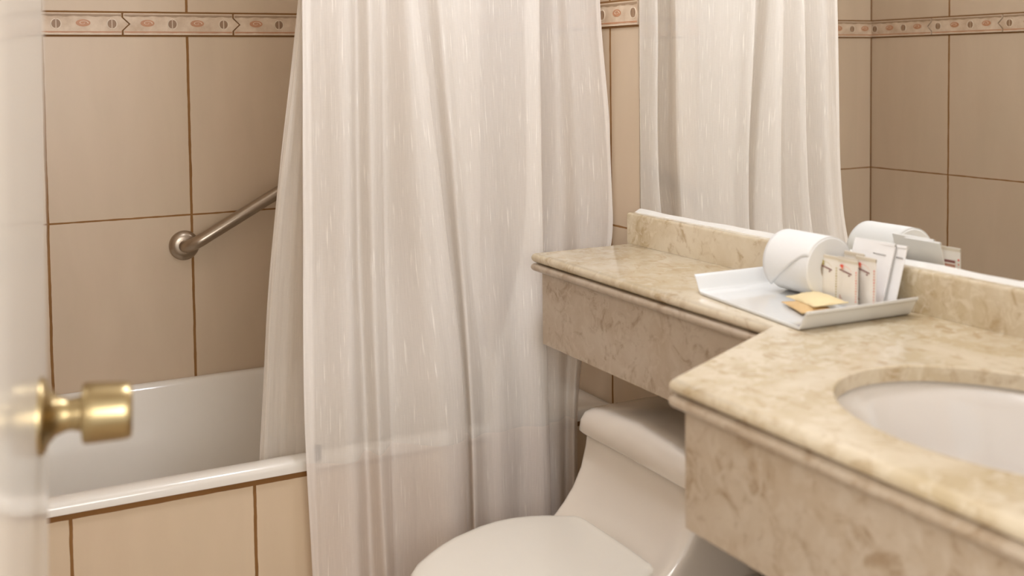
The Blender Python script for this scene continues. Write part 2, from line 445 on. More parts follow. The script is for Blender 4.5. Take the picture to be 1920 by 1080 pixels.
def cloth(name, rows, mat, parent, densf=None, th=.0):
    bm = nb(); uvl = bm.loops.layers.uv.new('UVMap')
    V = [[bm.verts.new(p) for p in r] for r in rows]
    arc = [0.0]
    mid = rows[len(rows)//2]
    for a, b in zip(mid, mid[1:]): arc.append(arc[-1]+math.hypot(a[0]-b[0], a[1]-b[1]))
    for j in range(len(V)-1):
        for k in range(len(V[0])-1):
            f = bm.faces.new((V[j][k], V[j+1][k], V[j+1][k+1], V[j][k+1]))
            for lp, (jj, kk) in zip(f.loops, ((j, k), (j+1, k), (j+1, k+1), (j, k+1))): lp[uvl].uv = (arc[kk], rows[jj][kk][2])
    o = obj(name, bm, mat, parent, 180)
    at = o.data.attributes.new('dens', 'FLOAT', 'POINT')
    nk = len(rows[0])
    for i in range(len(o.data.vertices)):
        j, k = divmod(i, nk); at.data[i].value = densf(arc[k], arc[-1], rows[j][k][2]) if densf else 0
    return o
OUTER = [
  [(0.8139, -0.69), (0.8016, -0.7), (0.7808, -0.755), (0.7862, -0.775)],
  [(0.8466, -0.6996), (0.8369, -0.712), (0.8174, -0.767), (0.808, -0.787)],
  [(0.8943, -0.714), (0.8835, -0.73), (0.8652, -0.785), (0.8621, -0.805)],
  [(0.9285, -0.6804), (0.9218, -0.688), (0.9087, -0.743), (0.9091, -0.763)],
  [(0.944, -0.706), (0.9375, -0.72), (0.9216, -0.775), (0.9252, -0.795)],
  [(0.9747, -0.682), (0.9728, -0.69), (0.9566, -0.745), (0.957, -0.765)],
  [(0.9953, -0.6676), (0.9938, -0.672), (0.9785, -0.727), (0.9779, -0.747)],
  [(1.0188, -0.714), (1.041, -0.73), (1.05, -0.785), (1.0564, -0.805)],
  [(1.0522, -0.7012), (1.1055, -0.714), (1.1119, -0.769), (1.1042, -0.789)],
  [(1.0493, -0.674), (1.0924, -0.68), (1.0996, -0.735), (1.0968, -0.755)],
  [(1.0818, -0.682), (1.1248, -0.69), (1.1279, -0.745), (1.1288, -0.765)],
  [(1.0978, -0.706), (1.1296, -0.72), (1.1236, -0.775), (1.1208, -0.795)],
  [(1.1372, -0.694), (1.1613, -0.705), (1.1614, -0.76), (1.1586, -0.78)],
  [(1.1957, -0.7012), (1.2072, -0.714), (1.1942, -0.769), (1.1914, -0.789)],
  [(1.2623, -0.6948), (1.269, -0.706), (1.2489, -0.761), (1.2398, -0.781)],
  [(1.3203, -0.7076), (1.3166, -0.722), (1.2891, -0.777), (1.2826, -0.797)],
  [(1.3353, -0.6996), (1.3301, -0.712), (1.3024, -0.767), (1.2959, -0.787)],
  [(1.318, -0.6756), (1.3079, -0.682), (1.204, -0.737), (1.195, -0.757)],
  [(1.3547, -0.6692), (1.339, -0.674), (1.2463, -0.729), (1.2373, -0.749)],
  [(1.3778, -0.6996), (1.3783, -0.712), (1.3299, -0.767), (1.3142, -0.787)],
  [(1.4191, -0.6868), (1.4357, -0.696), (1.3724, -0.751), (1.3526, -0.771)],
  [(1.4517, -0.7012), (1.4665, -0.714), (1.3793, -0.769), (1.3595, -0.789)],
  [(1.492, -0.70), (1.5051, -0.72), (1.4025, -0.755), (1.3825, -0.775)]]
ZO = [1.405, .896, .60, .234]
YB = [-.69, -.70, -.755, -.775]
OUTER = [[(x, min(b+(y-b)*1.35, -.668 if j < 2 else -.730)) for j, ((x, y), b) in enumerate(zip(n, YB))] for n in OUTER]
LINER = [
  [(0.817, -0.655), (0.7531, -0.64), (0.7282, -0.635), (0.7005, -0.63)],
  [(0.8277, -0.663), (0.7649, -0.648), (0.7401, -0.643), (0.72, -0.638)],
  [(0.8421, -0.645), (0.7973, -0.63), (0.7755, -0.625), (0.7653, -0.62)],
  [(0.8571, -0.660), (0.8239, -0.652), (0.8133, -0.647), (0.8068, -0.642)],
  [(0.9213, -0.643), (0.905, -0.628), (0.9004, -0.623), (0.8944, -0.618)],
  [(0.9708, -0.660), (0.9669, -0.65), (0.9628, -0.645), (0.9574, -0.64)],
  [(1.0501, -0.643), (1.0471, -0.628), (1.0558, -0.623), (1.051, -0.618)],
  [(1.1258, -0.660), (1.1366, -0.65), (1.1464, -0.645), (1.1425, -0.64)],
  [(1.2182, -0.655), (1.2178, -0.64), (1.2155, -0.635), (1.212, -0.63)]]
ZL = [1.407, .886, .5617, .1614]
ZROD = 2.02
sc_ = thing('shower_curtain', 'sheer off-white shower curtain with vertical slub streaks hanging outside the tub', 'curtain', (1.1, -.72, 0.12))
def par_local(o, par):   # keep world coordinates for a mesh written in world space
    o.matrix_parent_inverse = Matrix.Translation(par.location).inverted(); return o
ZH = .505
def edge_d(s, S_, z): return 0.8 if (s < .016 or s > S_-.010) else 0
up = drape(OUTER, ZO, ZROD-.01, ZH, 120, 10, xmax=1.508)
lo = drape(OUTER, ZO, ZH, .12, 36, 10, xmax=1.508)
par_local(cloth('panel', up, M_curtain, sc_, edge_d), sc_)
M_hem = fabric('double_hem_voile', (249, 241, 234), .80, streak=.6, tr=.26)
par_local(cloth('bottom_hem', lo, M_hem, sc_, lambda s, S_, z: .9 if s < .014 else 0), sc_)
bm = nb(); box(bm, (.7925, -.7628, .506), (.8105, -.7624, .538))
M_tagc = plain('grey_woven_label', (60, 46, 50), .8)
tg = obj('label_tag', bm, M_tagc, sc_); par_local(tg, sc_); tg['label'] = 'small grey sewn tag'
ln = drape(LINER, ZL, ZROD-.01, .30, 110, 10, jig=.0006)
tag(cloth('curtain_liner', ln, M_liner, None, lambda s, S_, z: .9 if s < .012 else 0), 'plain off-white inner curtain hanging inside the tub, left of the sheer one', 'curtain')
bm = nb(); tube(bm, [(.002, -.675, ZROD), (.5, -.675, ZROD), (1.0, -.675, ZROD), (XW+.002, -.675, ZROD)], .0125, 16)
tag(obj('curtain_rod', bm, M_steel, None, 60), 'straight metal rod carrying the shower curtains over the tub', 'curtain rod')

# ------------------------------------------------------------------ vanity counter
ZC = .883
vx = XW+.002
outline = [(vx, -.825), (1.245, -.825), (1.236, -1.570), (.949, -1.722), (.945, YF+.001), (vx, YF+.001)]
def offset_poly(pts, d):
    n = len(pts); out = []
    for i in range(n):
        p0, p1, p2 = Vector(pts[i-1]), Vector(pts[i]), Vector(pts[(i+1) % n])
        e1 = (p1-p0).normalized(); e2 = (p2-p1).normalized()
        n1 = Vector((e1.y, -e1.x)); n2 = Vector((e2.y, -e2.x))
        # walls and far ends stay put
        def dd(a, b):
            return 0 if (abs(a.x-vx) < 1e-6 and abs(b.x-vx) < 1e-6) or (abs(a.y-(YF+.001)) < 1e-6 and abs(b.y-(YF+.001)) < 1e-6) else d
        d1, d2 = dd(p0, p1), dd(p1, p2)
        # solve p = p1 + q with q.n1 = d1, q.n2 = d2
        det = n1.x*n2.y-n1.y*n2.x
        q = Vector(((d1*n2.y-d2*n1.y)/det, (n1.x*d2-n2.x*d1)/det)) if abs(det) > 1e-5 else n1*d1
        out.append((p1.x+q.x, p1.y+q.y))
    return out
area2 = sum(outline[i-1][0]*outline[i][1]-outline[i][0]*outline[i-1][1] for i in range(len(outline)))
SGN = 1 if area2 > 0 else -1    # outward sign for offset_poly
EX, EY, EA, EB = 1.185, -2.039, .1648, .2246
def ell(a, b, z, n=96): return [(EX+a*math.cos(2*math.pi*k/n), EY+b*math.sin(2*math.pi*k/n), z) for k in range(n)]
def nosed_slab(z_top, th, out, hole):
    """slab with a half-round front edge and an optional oval cut-out"""
    bm = nb(); K = 8; prof = []
    for k in range(K+1):
        a = math.pi*k/K; prof.append((-(th/2)*(1-math.sin(a)), z_top-th/2+th/2*math.cos(a)))
    L = []
    for off, z in prof:
        pts = offset_poly(outline, SGN*(off+out)); L.append([bm.verts.new((x, y, z)) for x, y in pts])
    n = len(outline)
    for a, b in zip(L, L[1:]):
        for i in range(n): bm.faces.new((a[i], a[(i+1) % n], b[(i+1) % n], b[i]))
    if not hole:
        bm.faces.new(L[0]); bm.faces.new(L[-1][::-1])
    else:
        for side, ring, z in ((0, L[0], z_top), (1, L[-1], z_top-th)):
            # bridge outline to ellipse by triangle fill
            ev = [bm.verts.new(p) for p in ell(EA+(.002 if z > z_top-.001 else 0), EB+(.002 if z > z_top-.001 else 0), z)]
            ee = [bm.edges.new((ev[i], ev[(i+1) % len(ev)])) for i in range(len(ev))]
            re = []
            for i in range(n):
                e = bm.edges.get((ring[i], ring[(i+1) % n])); re.append(e)
            bmesh.ops.triangle_fill(bm, use_beauty=True, use_dissolve=False, edges=ee+re)
            if side == 0: top = ev
            else: bot = ev
        m1 = [bm.verts.new(p) for p in ell(EA, EB, z_top-.002)]
        for a, b in ((top, m1), (m1, bot)):
            for i in range(len(a)): bm.faces.new((a[i], a[(i+1) % len(a)], b[(i+1) % len(a)], b[i]))
    bmesh.ops.recalc_face_normals(bm, faces=bm.faces)
    return bm
vt = thing('vanity_counter', 'cream marble vanity counter, narrow above the toilet and deep at the basin', 'counter', (vx, -1.65, .695))
par_local(obj('countertop', nosed_slab(ZC, .020, 0, True), M_marble, vt, 35), vt)
# second moulding and fascia
def ringslab(z_top, th, out, inner):
    bm = nb(); K = 6; L = []
    prof = [(-(th/2)*(1-math.sin(math.pi*k/K)), z_top-th/2+th/2*math.cos(math.pi*k/K)) for k in range(K+1)]
    prof = [(-inner, z_top)]+prof+[(-inner, z_top-th)]
    for off, z in prof:
        pts = offset_poly(outline, SGN*(off+out))[0:5]
        L.append([bm.verts.new((x, y, z)) for x, y in pts])
    for a, b in zip(L, L[1:]+L[:1]):
        for i in range(4): bm.faces.new((a[i], a[i+1], b[i+1], b[i]))
    for i in (0, 4): bm.faces.new([l[i] for l in L])
    bmesh.ops.recalc_face_normals(bm, faces=bm.faces); return bm
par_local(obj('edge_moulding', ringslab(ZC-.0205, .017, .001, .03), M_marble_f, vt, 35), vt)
def fascia():
    bm = nb(); a = offset_poly(outline, SGN*(-.016))[0:5]; b = offset_poly(outline, SGN*(-.036))[0:5]
    zt, zb = ZC-.0378, .695
    L = [[bm.verts.new((x, y, z)) for x, y in q] for q, z in ((a, zt), (b, zt), (b, zb), (a, zb))]
    for p, q in zip(L, L[1:]+L[:1]):
        for i in range(4): bm.faces.new((p[i], p[i+1], q[i+1], q[i]))
    for i in (0, 4): bm.faces.new([l[i] for l in L])
    bmesh.ops.recalc_face_normals(bm, faces=bm.faces)
    return bm
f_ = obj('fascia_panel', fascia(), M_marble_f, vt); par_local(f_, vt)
bv = f_.modifiers.new('b', 'BEVEL'); bv.width = .0015; bv.segments = 2
# backsplash
bm = nb(); box(bm, (1.482, YF+.002, ZC+.0001), (vx, -.822, .9495))
te = [e for e in bm.edges if all(v.co.z > .94 for v in e.verts) and (all(v.co.x < 1.49 for v in e.verts) or all(v.co.y > -.83 for v in e.verts))]
bmesh.ops.bevel(bm, geom=te, offset=.006, segments=4, profile=.5, affect='EDGES')
tag(obj('backsplash', bm, M_marble, None, 40), 'low cream marble backsplash along the foot of the mirror', 'backsplash')
# silicone bead between mirror and backsplash (irregular)
bm = nb(); R_ = []
for k in range(0, 150):
    y = -.828-(k/149)*(abs(YF)-.832)
    w = .0058+.0008*math.sin(k*.13+1)+.0005*math.sin(k*.41)
    h = .0060+.0010*math.sin(k*.17+2)+.0005*math.sin(k*.53)
    R_.append([(XW+.0005, y, .9485), (XW+.0005, y, .9500+h), (XW-.004, y, .9500+h*.7), (XW-w*1.3-.003, y, .9495+.0012), (XW-w*1.3-.006, y, .9485)])
rings(bm, R_); bmesh.ops.recalc_face_normals(bm, faces=bm.faces)
struct(obj('trim_5', bm, M_caulk, None, 60))
# mirror
mr = thing('wall_mirror', 'large frameless mirror filling the wall above the marble backsplash', 'mirror', (XW, -1.6, .955))
bm = nb(); box(bm, (XW-.0005, YF+.004, .952), (XW+.0025, -.831, 2.1))
par_local(obj('glass', bm, M_mirror, mr), mr)
bm = nb(); box(bm, (XW-.0010, -.8308, .952), (XW+.0027, -.8285, 2.1)); e_ = obj('edge_strip', bm, M_steel, mr); par_local(e_, mr); e_['label'] = 'thin grey edge strip of the mirror'
# basin
def basin():
    bm = nb(); prof = [(.010, .010, -.0202), (.010, .010, -.024), (.004, .004, -.026), (-.010, -.012, -.045), (-.025, -.03, -.085), (-.05, -.065, -.125), (-.085, -.115, -.150), (-.125, -.170, -.160), (-.142, -.202, -.162)]
    rings(bm, [ell(EA+a, EB+b, ZC+z, 72) for a, b, z in prof], cap0=False)
    bmesh.ops.recalc_face_normals(bm, faces=bm.faces)
    for f in bm.faces: f.normal_flip() if False else None
    return bm
bs = thing('washbasin', 'oval white undermount basin set into the marble counter', 'sink', (EX, EY, ZC-.16))
bo = obj('bowl', basin(), M_sink, bs, 180); par_local(bo, bs)
so = bo.modifiers.new('s', 'SOLIDIFY'); so.thickness = .007; so.offset = 0
par_local(obj('drain', lathe([(.022, 0), (.022, .003), (.017, .005), (.006, .0035)], 28, mat=Matrix.Translation((EX, EY, ZC-.158))), M_steel, bs, 40), bs)

# ------------------------------------------------------------------ toilet
TY = -1.175
tl = thing('toilet', 'white one-piece toilet with a low curved tank under the narrow counter, lid closed', 'toilet', (1.2, TY, 0))
def sec(z, xf, xb, hw, ef=1.0, eb=.45, n=56, mid=None, taper=0, conc=0):
    pts = []; xm = mid if mid is not None else (xf+xb)/2
    for k in range(n):
        t = 2*math.pi*k/n; c, s = math.cos(t), math.sin(t)
        if c >= 0: x = xm+(xb-xm)*abs(c)**eb; e = eb
        else: x = xm-(xm-xf)*abs(c)**ef; e = ef
        y = hw*math.copysign(abs(s)**e, s)
        if taper: y *= 1-taper*(x-xf)/(xb-xf)
        if conc and c < 0: x += conc*max(0, 1-(abs(y)/(hw*.93))**4)*abs(c)**.5
        pts.append((x, TY+y, z))
    return pts
bm = nb()
rings(bm, [sec(.000, 1.02, 1.44, .118, .8, .5, mid=1.2), sec(.03, 1.02, 1.44, .116, .8, .5, mid=1.2), sec(.12, 1.00, 1.44, .110, .85, .5, mid=1.19), sec(.22, .955, 1.45, .118, .95, .5, mid=1.16),
    sec(.30, .885, 1.47, .150, 1, .5, mid=1.12), sec(.350, .850, 1.485, .170, 1, .4, mid=1.10), sec(.374, .842, 1.488, .178, 1, .4, mid=1.10), sec(.383, .846, 1.488, .177, 1, .4, mid=1.10),
    sec(.386, .870, 1.488, .170, .9, .35, mid=1.11), sec(.3875, 1.08, 1.488, .174, .45, .3, mid=1.24), sec(.389, 1.118, 1.488, .177, .34, .3, mid=1.27), sec(.393, 1.142, 1.488, .178, .30, .28, mid=1.29, conc=.075),
    sec(.400, 1.160, 1.488, .179, .28, .28, mid=1.30, conc=.064), sec(.412, 1.178, 1.488, .180, .27, .28, mid=1.31, conc=.047), sec(.430, 1.200, 1.488, .181, .26, .25, mid=1.31, conc=.037), sec(.455, 1.224, 1.488, .183, .25, .25, mid=1.32, conc=.026), sec(.49, 1.246, 1.488, .185, .25, .25, mid=1.32, conc=.010), sec(.53, 1.260, 1.488, .187, .25, .25, mid=1.32, conc=.002), sec(.562, 1.266, 1.488, .188, .25, .25, mid=1.32)])
bmesh.ops.recalc_face_normals(bm, faces=bm.faces)
body = obj('bowl_and_tank', bm, M_toilet, tl, 180); par_local(body, tl)
# tank lid, crowned
def tanklid():
    bm = nb(); R_ = []
    def crown(pts, amp):
        return [(x, y, z+amp*(1-((y-TY)/.2)**2)) for x, y, z in pts]
    fx, bx, hw = 1.248, 1.498, .200
    e = .22
    R_ = [crown(sec(.556, fx+.02, bx, hw-.018, e, e, 72), .004), crown(sec(.556, fx+.004, bx, hw-.003, e, e, 72), .004), crown(sec(.560, fx, bx, hw, e, e, 72), .005),
          crown(sec(.578, fx+.003, bx, hw-.002, e, e, 72), .018), crown(sec(.590, fx+.010, bx-.006, hw-.008, e, e, 72), .024), crown(sec(.596, fx+.022, bx-.02, hw-.020, e, e, 72), .026),
          crown(sec(.599, fx+.045, bx-.04, hw-.045, e, e, 72), .027)]
    L = rings(bm, R_, cap1=False)
    # inner cap as strips so that the crown stays smooth
    last = L[-1]; n = len(last)
    cen = bm.verts.new((1.37, TY, .599+.029))
    for i in range(n): bm.faces.new((last[i], last[(i+1) % n], cen))
    bmesh.ops.recalc_face_normals(bm, faces=bm.faces); return bm
par_local(obj('tank_lid', tanklid(), M_toilet, tl, 60), tl)
# seat ring + lid share this outline: (x, half width)
LW = [(1.2235, 0), (1.2235, .03), (1.223, .06), (1.2225, .09), (1.221, .116), (1.216, .128), (1.200, .138), (1.168, .158), (1.135, .172), (1.105, .179), (1.070, .180), (1.034, .174), (.971, .152), (.935, .132), (.901, .108), (.870, .083), (.848, .056), (.836, .028), (.832, 0)]
def lidpts(z, ins=0):
    L = [(x, w) for x, w in LW]
    # refine along the curve
    pts = []
    for (xa, wa), (xb, wb) in zip(L, L[1:]):
        for k in range(3): pts.append((xa+(xb-xa)*k/3, wa+(wb-wa)*k/3))
    pts.append(L[-1])
    cx = 1.06; out = [(x, TY+w) for x, w in pts]+[(x, TY-w) for x, w in reversed(pts[1:-1])]
    r = []
    n = len(out)
    for i in range(n):
        p0, p1, p2 = Vector(out[i-1]), Vector(out[i]), Vector(out[(i+1) % n])
        t = (p2-p0).normalized(); nn = Vector((t.y, -t.x))
        if (p1-Vector((cx, TY))).dot(nn) < 0: nn = -nn
        q = p1-nn*ins; r.append((q.x, q.y, z))
    return r
bm = nb(); rings(bm, [lidpts(.386, .008), lidpts(.388, .005), lidpts(.3975, .004), lidpts(.400, .006)]); bmesh.ops.recalc_face_normals(bm, faces=bm.faces)
par_local(obj('seat', bm, M_seat, tl, 50), tl)
def lidscale(z, k): return [(1.06+(x-1.06)*k, TY+(y-TY)*k, z) for x, y, _ in lidpts(z, 0)]
bm = nb(); rings(bm, [lidscale(.4015, .97), lidscale(.403, .995), lidscale(.413, 1.0), lidscale(.4175, .985), lidscale(.4200, .955), lidscale(.4210, .90), lidscale(.4214, .7), lidscale(.4215, .35)]); bmesh.ops.recalc_face_normals(bm, faces=bm.faces)
par_local(obj('seat_lid', bm, M_seat, tl, 50), tl)
for s in (-1, 1):
    bm = nb(); tube(bm, [(1.2165, TY+s*.1365, .400), (1.2165, TY+s*.126, .400)], .0085, 16)
    h_ = obj('hinge', bm, M_seat, tl, 60); par_local(h_, tl)
    bm = nb(); tube(bm, [(1.2165, TY+s*.1365, .400), (1.2165, TY+s*.1385, .400)], .0045, 12)
    q_ = obj('pin', bm, M_dark, h_, 60); q_.matrix_parent_inverse = h_.matrix_parent_inverse.copy(); q_['label'] = 'dark hinge pin end'

# ------------------------------------------------------------------ black lidded box filling the dark patch under the counter
wb = thing('black_box', 'black lidded box standing under the basin beside the toilet', 'bin', (1.37, -1.59, 0))
bm = nb(); rings(bm, [rrect(-.055, .055, -.12, .12, .03, 0), rrect(-.068, .068, -.138, .138, .03, .50), rrect(-.062, .062, -.132, .132, .03, .50), rrect(-.05, .05, -.115, .115, .03, .02)])
bmesh.ops.recalc_face_normals(bm, faces=bm.faces); obj('body', bm, M_black, wb, 40)
bm = nb(); rings(bm, [rrect(-.072, .072, -.142, .142, .03, .500), rrect(-.074, .074, -.144, .144, .03, .512), rrect(-.070, .070, -.140, .140, .03, .530), rrect(-.05, .05, -.12, .12, .03, .540)])
bmesh.ops.recalc_face_normals(bm, faces=bm.faces); obj('lid', bm, M_black, wb, 40)

# ------------------------------------------------------------------ tray
A_, B_, C_, D_ = Vector((1.282, -1.345)), Vector((1.249, -1.616)), Vector((1.462, -1.622)), Vector((1.476, -1.349))
TB = ZC+.0008
def tray():
    bm = nb(); K = []
    # profile along the length: v in metres past each end; flared S ends
    n = 24; prof = []
    for i in range(9):
        t = 1-i/8; prof.append((-.022*t**1.0, .026*(t*t*(3-2*t))))     # left flare going in
    for i in range(1, 9): prof.append(('m', i/9))
    for i in range(9):
        t = i/8; prof.append((1, .022*t, .026*(t*t*(3-2*t))))
    def pt(u, pr):
        if pr[0] == 'm': v, e, h = pr[1], 0, 0
        elif len(pr) == 3: v, e, h = 1, pr[1], pr[2]
        else: v, e, h = 0, pr[0], pr[1]
        a = A_.lerp(B_, v); b = D_.lerp(C_, v); p = a.lerp(b, u)
        d = (B_-A_).normalized()
        p = p+d*e
        return p, h
    th = .005; m = 14
    rowsT, rowsB = [], []
    for pr in prof:
        rt, rb = [], []
        for j in range(m+1):
            u = j/m; p, h = pt(u, pr)
            lip = .0022*math.exp(-((u)/.03)**2)*0
            rt.append(bm.verts.new((p.x, p.y, TB+th+h+lip))); rb.append(bm.verts.new((p.x, p.y, TB+h)))
        rowsT.append(rt); rowsB.append(rb)
    for L, fl in ((rowsT, 0), (rowsB, 1)):
        for a, b in zip(L, L[1:]):
            for j in range(m):
                q = (a[j], b[j], b[j+1], a[j+1]); bm.faces.new(q if not fl else q[::-1])
    for i in range(len(prof)-1):
        for j in (0, m): bm.faces.new((rowsT[i][j], rowsT[i+1][j], rowsB[i+1][j], rowsB[i][j]))
    for i in (0, -1):
        for j in range(m): bm.faces.new((rowsT[i][j], rowsT[i][j+1], rowsB[i][j+1], rowsB[i][j]))
    bmesh.ops.recalc_face_normals(bm, faces=bm.faces)
    return bm
ty = tag(obj('tray', tray(), M_tray, None, 50), 'white porcelain amenity tray with two flared ends on the marble counter', 'tray')
b_ = ty.modifiers.new('b', 'BEVEL'); b_.width = .0016; b_.segments = 3; b_.limit_method = 'ANGLE'
TZ = TB+.005

# ------------------------------------------------------------------ toilet roll
rr = .049
rl = thing('toilet_roll', 'white toilet paper roll lying on the tray with its loose end folded to a point', 'toilet paper', (1.420, -1.450, TZ+rr+.0015))
roll = lathe([(.020, -.050), (rr-.002, -.050), (rr, -.048), (rr, .048), (rr-.002, .050), (.020, .050), (.020, -.050)], 64, cap0=False, cap1=False, axis='y')
obj('paper', roll, M_paper, rl, 40)
obj('core', lathe([(.0195, -.0495), (.0195, .0495), (.0185, .0495), (.0185, -.0495), (.0195, -.0495)], 40, cap0=False, cap1=False, axis='y'), M_card, rl, 40)
bm = nb(); g_ = []
NA, NY = 30, 14
for j in range(NY+1):
    v = j/NY; y = .0530-.1015*v
    aend = 232-78*min(1, v/.88)              # the diagonal fold line (degrees from +x, through the top)
    ring = []
    for i in range(NA+1):
        a = math.radians(-30+(aend+30)*i/NA); r_ = rr+.0002+.0013*(i/NA)**3*(1-max(0, v-.8)/.2*.8)
        ring.append((r_*math.cos(a), y if i < NA*.9 else y, r_*math.sin(a)))
    g_.append([bm.verts.new(p) for p in ring])
for a, b in zip(g_, g_[1:]):
    for i in range(NA): bm.faces.new((a[i], a[i+1], b[i+1], b[i]))
sh = obj('folded_sheet', bm, M_paper, rl, 60); m_ = sh.modifiers.new('s', 'SOLIDIFY'); m_.thickness = .0008; m_.offset = 1

# ------------------------------------------------------------------ sachets (front faces -x, stand along y)
def print_quad(bm, y0, y1, z0, z1, x, mi, d=.00025):
    box(bm, (x-d, min(y0, y1), z0), (x, max(y0, y1), z1), mi=mi)
def sachet(y0, x, h, red, label, lean=.03, yaw=0, w=.042, back=True):
    """y0 = left end as seen (greater y). Local frame: x front face towards -x."""
    s = thing('sachet', label, 'sachet', (x, y0-w/2, TZ+.0004), 'amenity sachets on the tray', (0, lean, yaw))
    bm = nb(); nu, nv = 10, 14; T, Bk = [], []
    for i in range(nu+1):
        a, b = [], []
        for j in range(nv+1):
            u, v = i/nu, j/nv
            inside = max(0, min(1, (u-.06)/.2))*max(0, min(1, (.94-u)/.2))*max(0, min(1, (v-.05)/.2))*max(0, min(1, (.88-v)/.2))
            t = .0004+.0020*inside
            yy = w/2-w*u; zz = h*v
            a.append(bm.verts.new((-t, yy, zz))); b.append(bm.verts.new((t, yy, zz)))
        T.append(a); Bk.append(b)
    for L, fl in ((T, 0), (Bk, 1)):
        for i in range(nu):
            for j in range(nv): bm.faces.new((L[i][j], L[i+1][j], L[i+1][j+1], L[i][j+1]) if not fl else (L[i][j+1], L[i+1][j+1], L[i+1][j], L[i][j]))
    for j in range(nv):
        bm.faces.new((T[0][j], T[0][j+1], Bk[0][j+1], Bk[0][j])); bm.faces.new((T[nu][j+1], T[nu][j], Bk[nu][j], Bk[nu][j+1]))
    for i in range(nu):
        bm.faces.new((T[i][0], T[i+1][0], Bk[i+1][0], Bk[i][0])); bm.faces.new((T[i+1][nv], T[i][nv], Bk[i][nv], Bk[i+1][nv]))
    bmesh.ops.recalc_face_normals(bm, faces=bm.faces)
    obj('packet', bm, M_foil, s, 60)
    bm = nb(); box(bm, (-.0009, -w/2, h*.925), (.0009, w/2, h*.985)); obj('top_seal', bm, M_seal, s)
    dot = M_red if red else M_olive; lt = M_redl if red else M_olive
    bm = nb(); X = -.0026
    # flower mark, curved stem and cursive word
    yl = w/2
    def dab(u, v, ru, rv, mi, x_=X):
        c = [(x_, yl-w*(u+ru*math.cos(k*math.pi/6)), h*(v+rv*math.sin(k*math.pi/6))) for k in range(12)]
        lo_ = [bm.verts.new(p) for p in c]; hi_ = [bm.verts.new((p[0]-.0002, p[1], p[2])) for p in c]
        f = [bm.faces.new(hi_)]+[bm.faces.new((lo_[k], lo_[(k+1) % 12], hi_[(k+1) % 12], hi_[k])) for k in range(12)]
        for q in f: q.material_index = mi
    def stroke(P, wd_, mi, x_=X):
        for (ua, va), (ub, vb) in zip(P, P[1:]):
            c = [(x_-.0003, yl-w*ua, h*(va-wd_)), (x_-.0003, yl-w*ub, h*(vb-wd_)), (x_-.0003, yl-w*ub, h*(vb+wd_)), (x_-.0003, yl-w*ua, h*(va+wd_))]
            f = bm.faces.new([bm.verts.new(p) for p in c]); f.material_index = mi
    dab(.24, .845, .090, .034, 0); dab(.27, .795, .06, .022, 1)
    stroke([(.30, .855), (.42, .850), (.55, .835), (.66, .80), (.74, .76)], .0035, 1)
    P = []
    for k in range(46):      # cursive loops sloping down to the right
        u = .13+.60*k/45; P.append((u+.018*math.sin(k*1.15), .755-.065*(k/45)+.016*math.cos(k*1.15)))
    stroke(P, .013, 2); stroke([(.62, .70), (.58, .655), (.66, .665), (.68, .71)], .010, 2)
    # small print at the foot
    for r in range(3):
        print_quad(bm, yl-w*.10, yl-w*(.50-.08*r), h*(.20-.03*r), h*(.218-.03*r), X+.0016, 3)
    # vertical line of marks up the right-hand side
    for k in range(12):
        v = .14+.056*k; ru = .030 if k % 4 else .045
        dab(.93, v, ru*.8, .018, 0 if k in (7, 11) else 1, -.0012)
    # reverse: printed paragraph block and edge marks
    Xb = .0030
    box(bm, (Xb-.0006, -w*.30, h*.16), (Xb, w*.26, h*.66), mi=4); box(bm, (Xb-.0006, -w*.30, h*.69), (Xb, w*.20, h*.74), mi=2)
    for k in range(7): box(bm, (.0010, -w*.46, h*(.2+.09*k)), (.0014, -w*.40, h*(.24+.09*k)), mi=0 if k % 3 == 0 else 1)
    obj('print', bm, [dot, lt, M_maroon, M_brownp, M_brownp], s)
    return s
sachet(-1.522, 1.4275, .081, False, 'tallest cream sachet, hindmost, only top seal and an edge showing behind the others', lean=.02)
sachet(-1.490, 1.405, .074, False, 'leftmost cream sachet with olive print, standing at the end of the paper roll', lean=.02)
sachet(-1.5245, 1.4120, .074, False, 'cream sachet with olive mark half hidden behind the front red-printed sachet', lean=.02)
sachet(-1.5325, 1.4045, .073, True, 'front cream sachet with red flower print, in the middle of the row', lean=.02)
sachet(-1.5550, 1.4190, .079, True, 'rightmost cream sachet with red print, next to the white envelopes', lean=.02)

# ------------------------------------------------------------------ white envelopes leaning back on the splash
def envelope(yL, yR, x0, h, lean, label, crease, txt):
    w = yL-yR; e = thing('envelope', label, 'envelope', (x0, (yL+yR)/2, TZ+.0005), None, (0, lean, 0))
    bm = nb()
    if crease:
        c = w/2-w*crease
        prism(bm, [(-.0008, w/2), (.0008, w/2), (.0014, c), (.0010, -w/2), (-.0010, -w/2), (-.0022, c)], 0, h)
    else: box(bm, (-.0009, -w/2, 0), (.0009, w/2, h), .0005, 1)
    bmesh.ops.recalc_face_normals(bm, faces=bm.faces)
    obj('paper', bm, M_env, e)
    bm = nb(); box(bm, (-.0022, -w/2, h*.955), (.0022, w/2 if not crease else (w/2-w*crease), h*.995)); obj('flap', bm, M_env, e)
    bm = nb(); u0, u1 = txt; n = 11
    for k in range(n):
        a = u0+(u1-u0)*k/n; b = a+(u1-u0)/n*.7; hh = .0016 if k else .0028
        box(bm, (-.0030, w/2-w*b, h*.80-hh/4), (-.0008, w/2-w*a, h*.80+hh/4))
    obj('lettering', bm, M_greyp, e)
    return e
envelope(-1.503, -1.588, 1.441, .1005, .30, 'wide white paper envelope with a line of grey lettering, leaning behind the sachets', .45, (.55, .85))
envelope(-1.535, -1.606, 1.449, .0985, .285, 'narrow white envelope rearmost against the backsplash, its edge showing at the right', 0, (.78, .95))

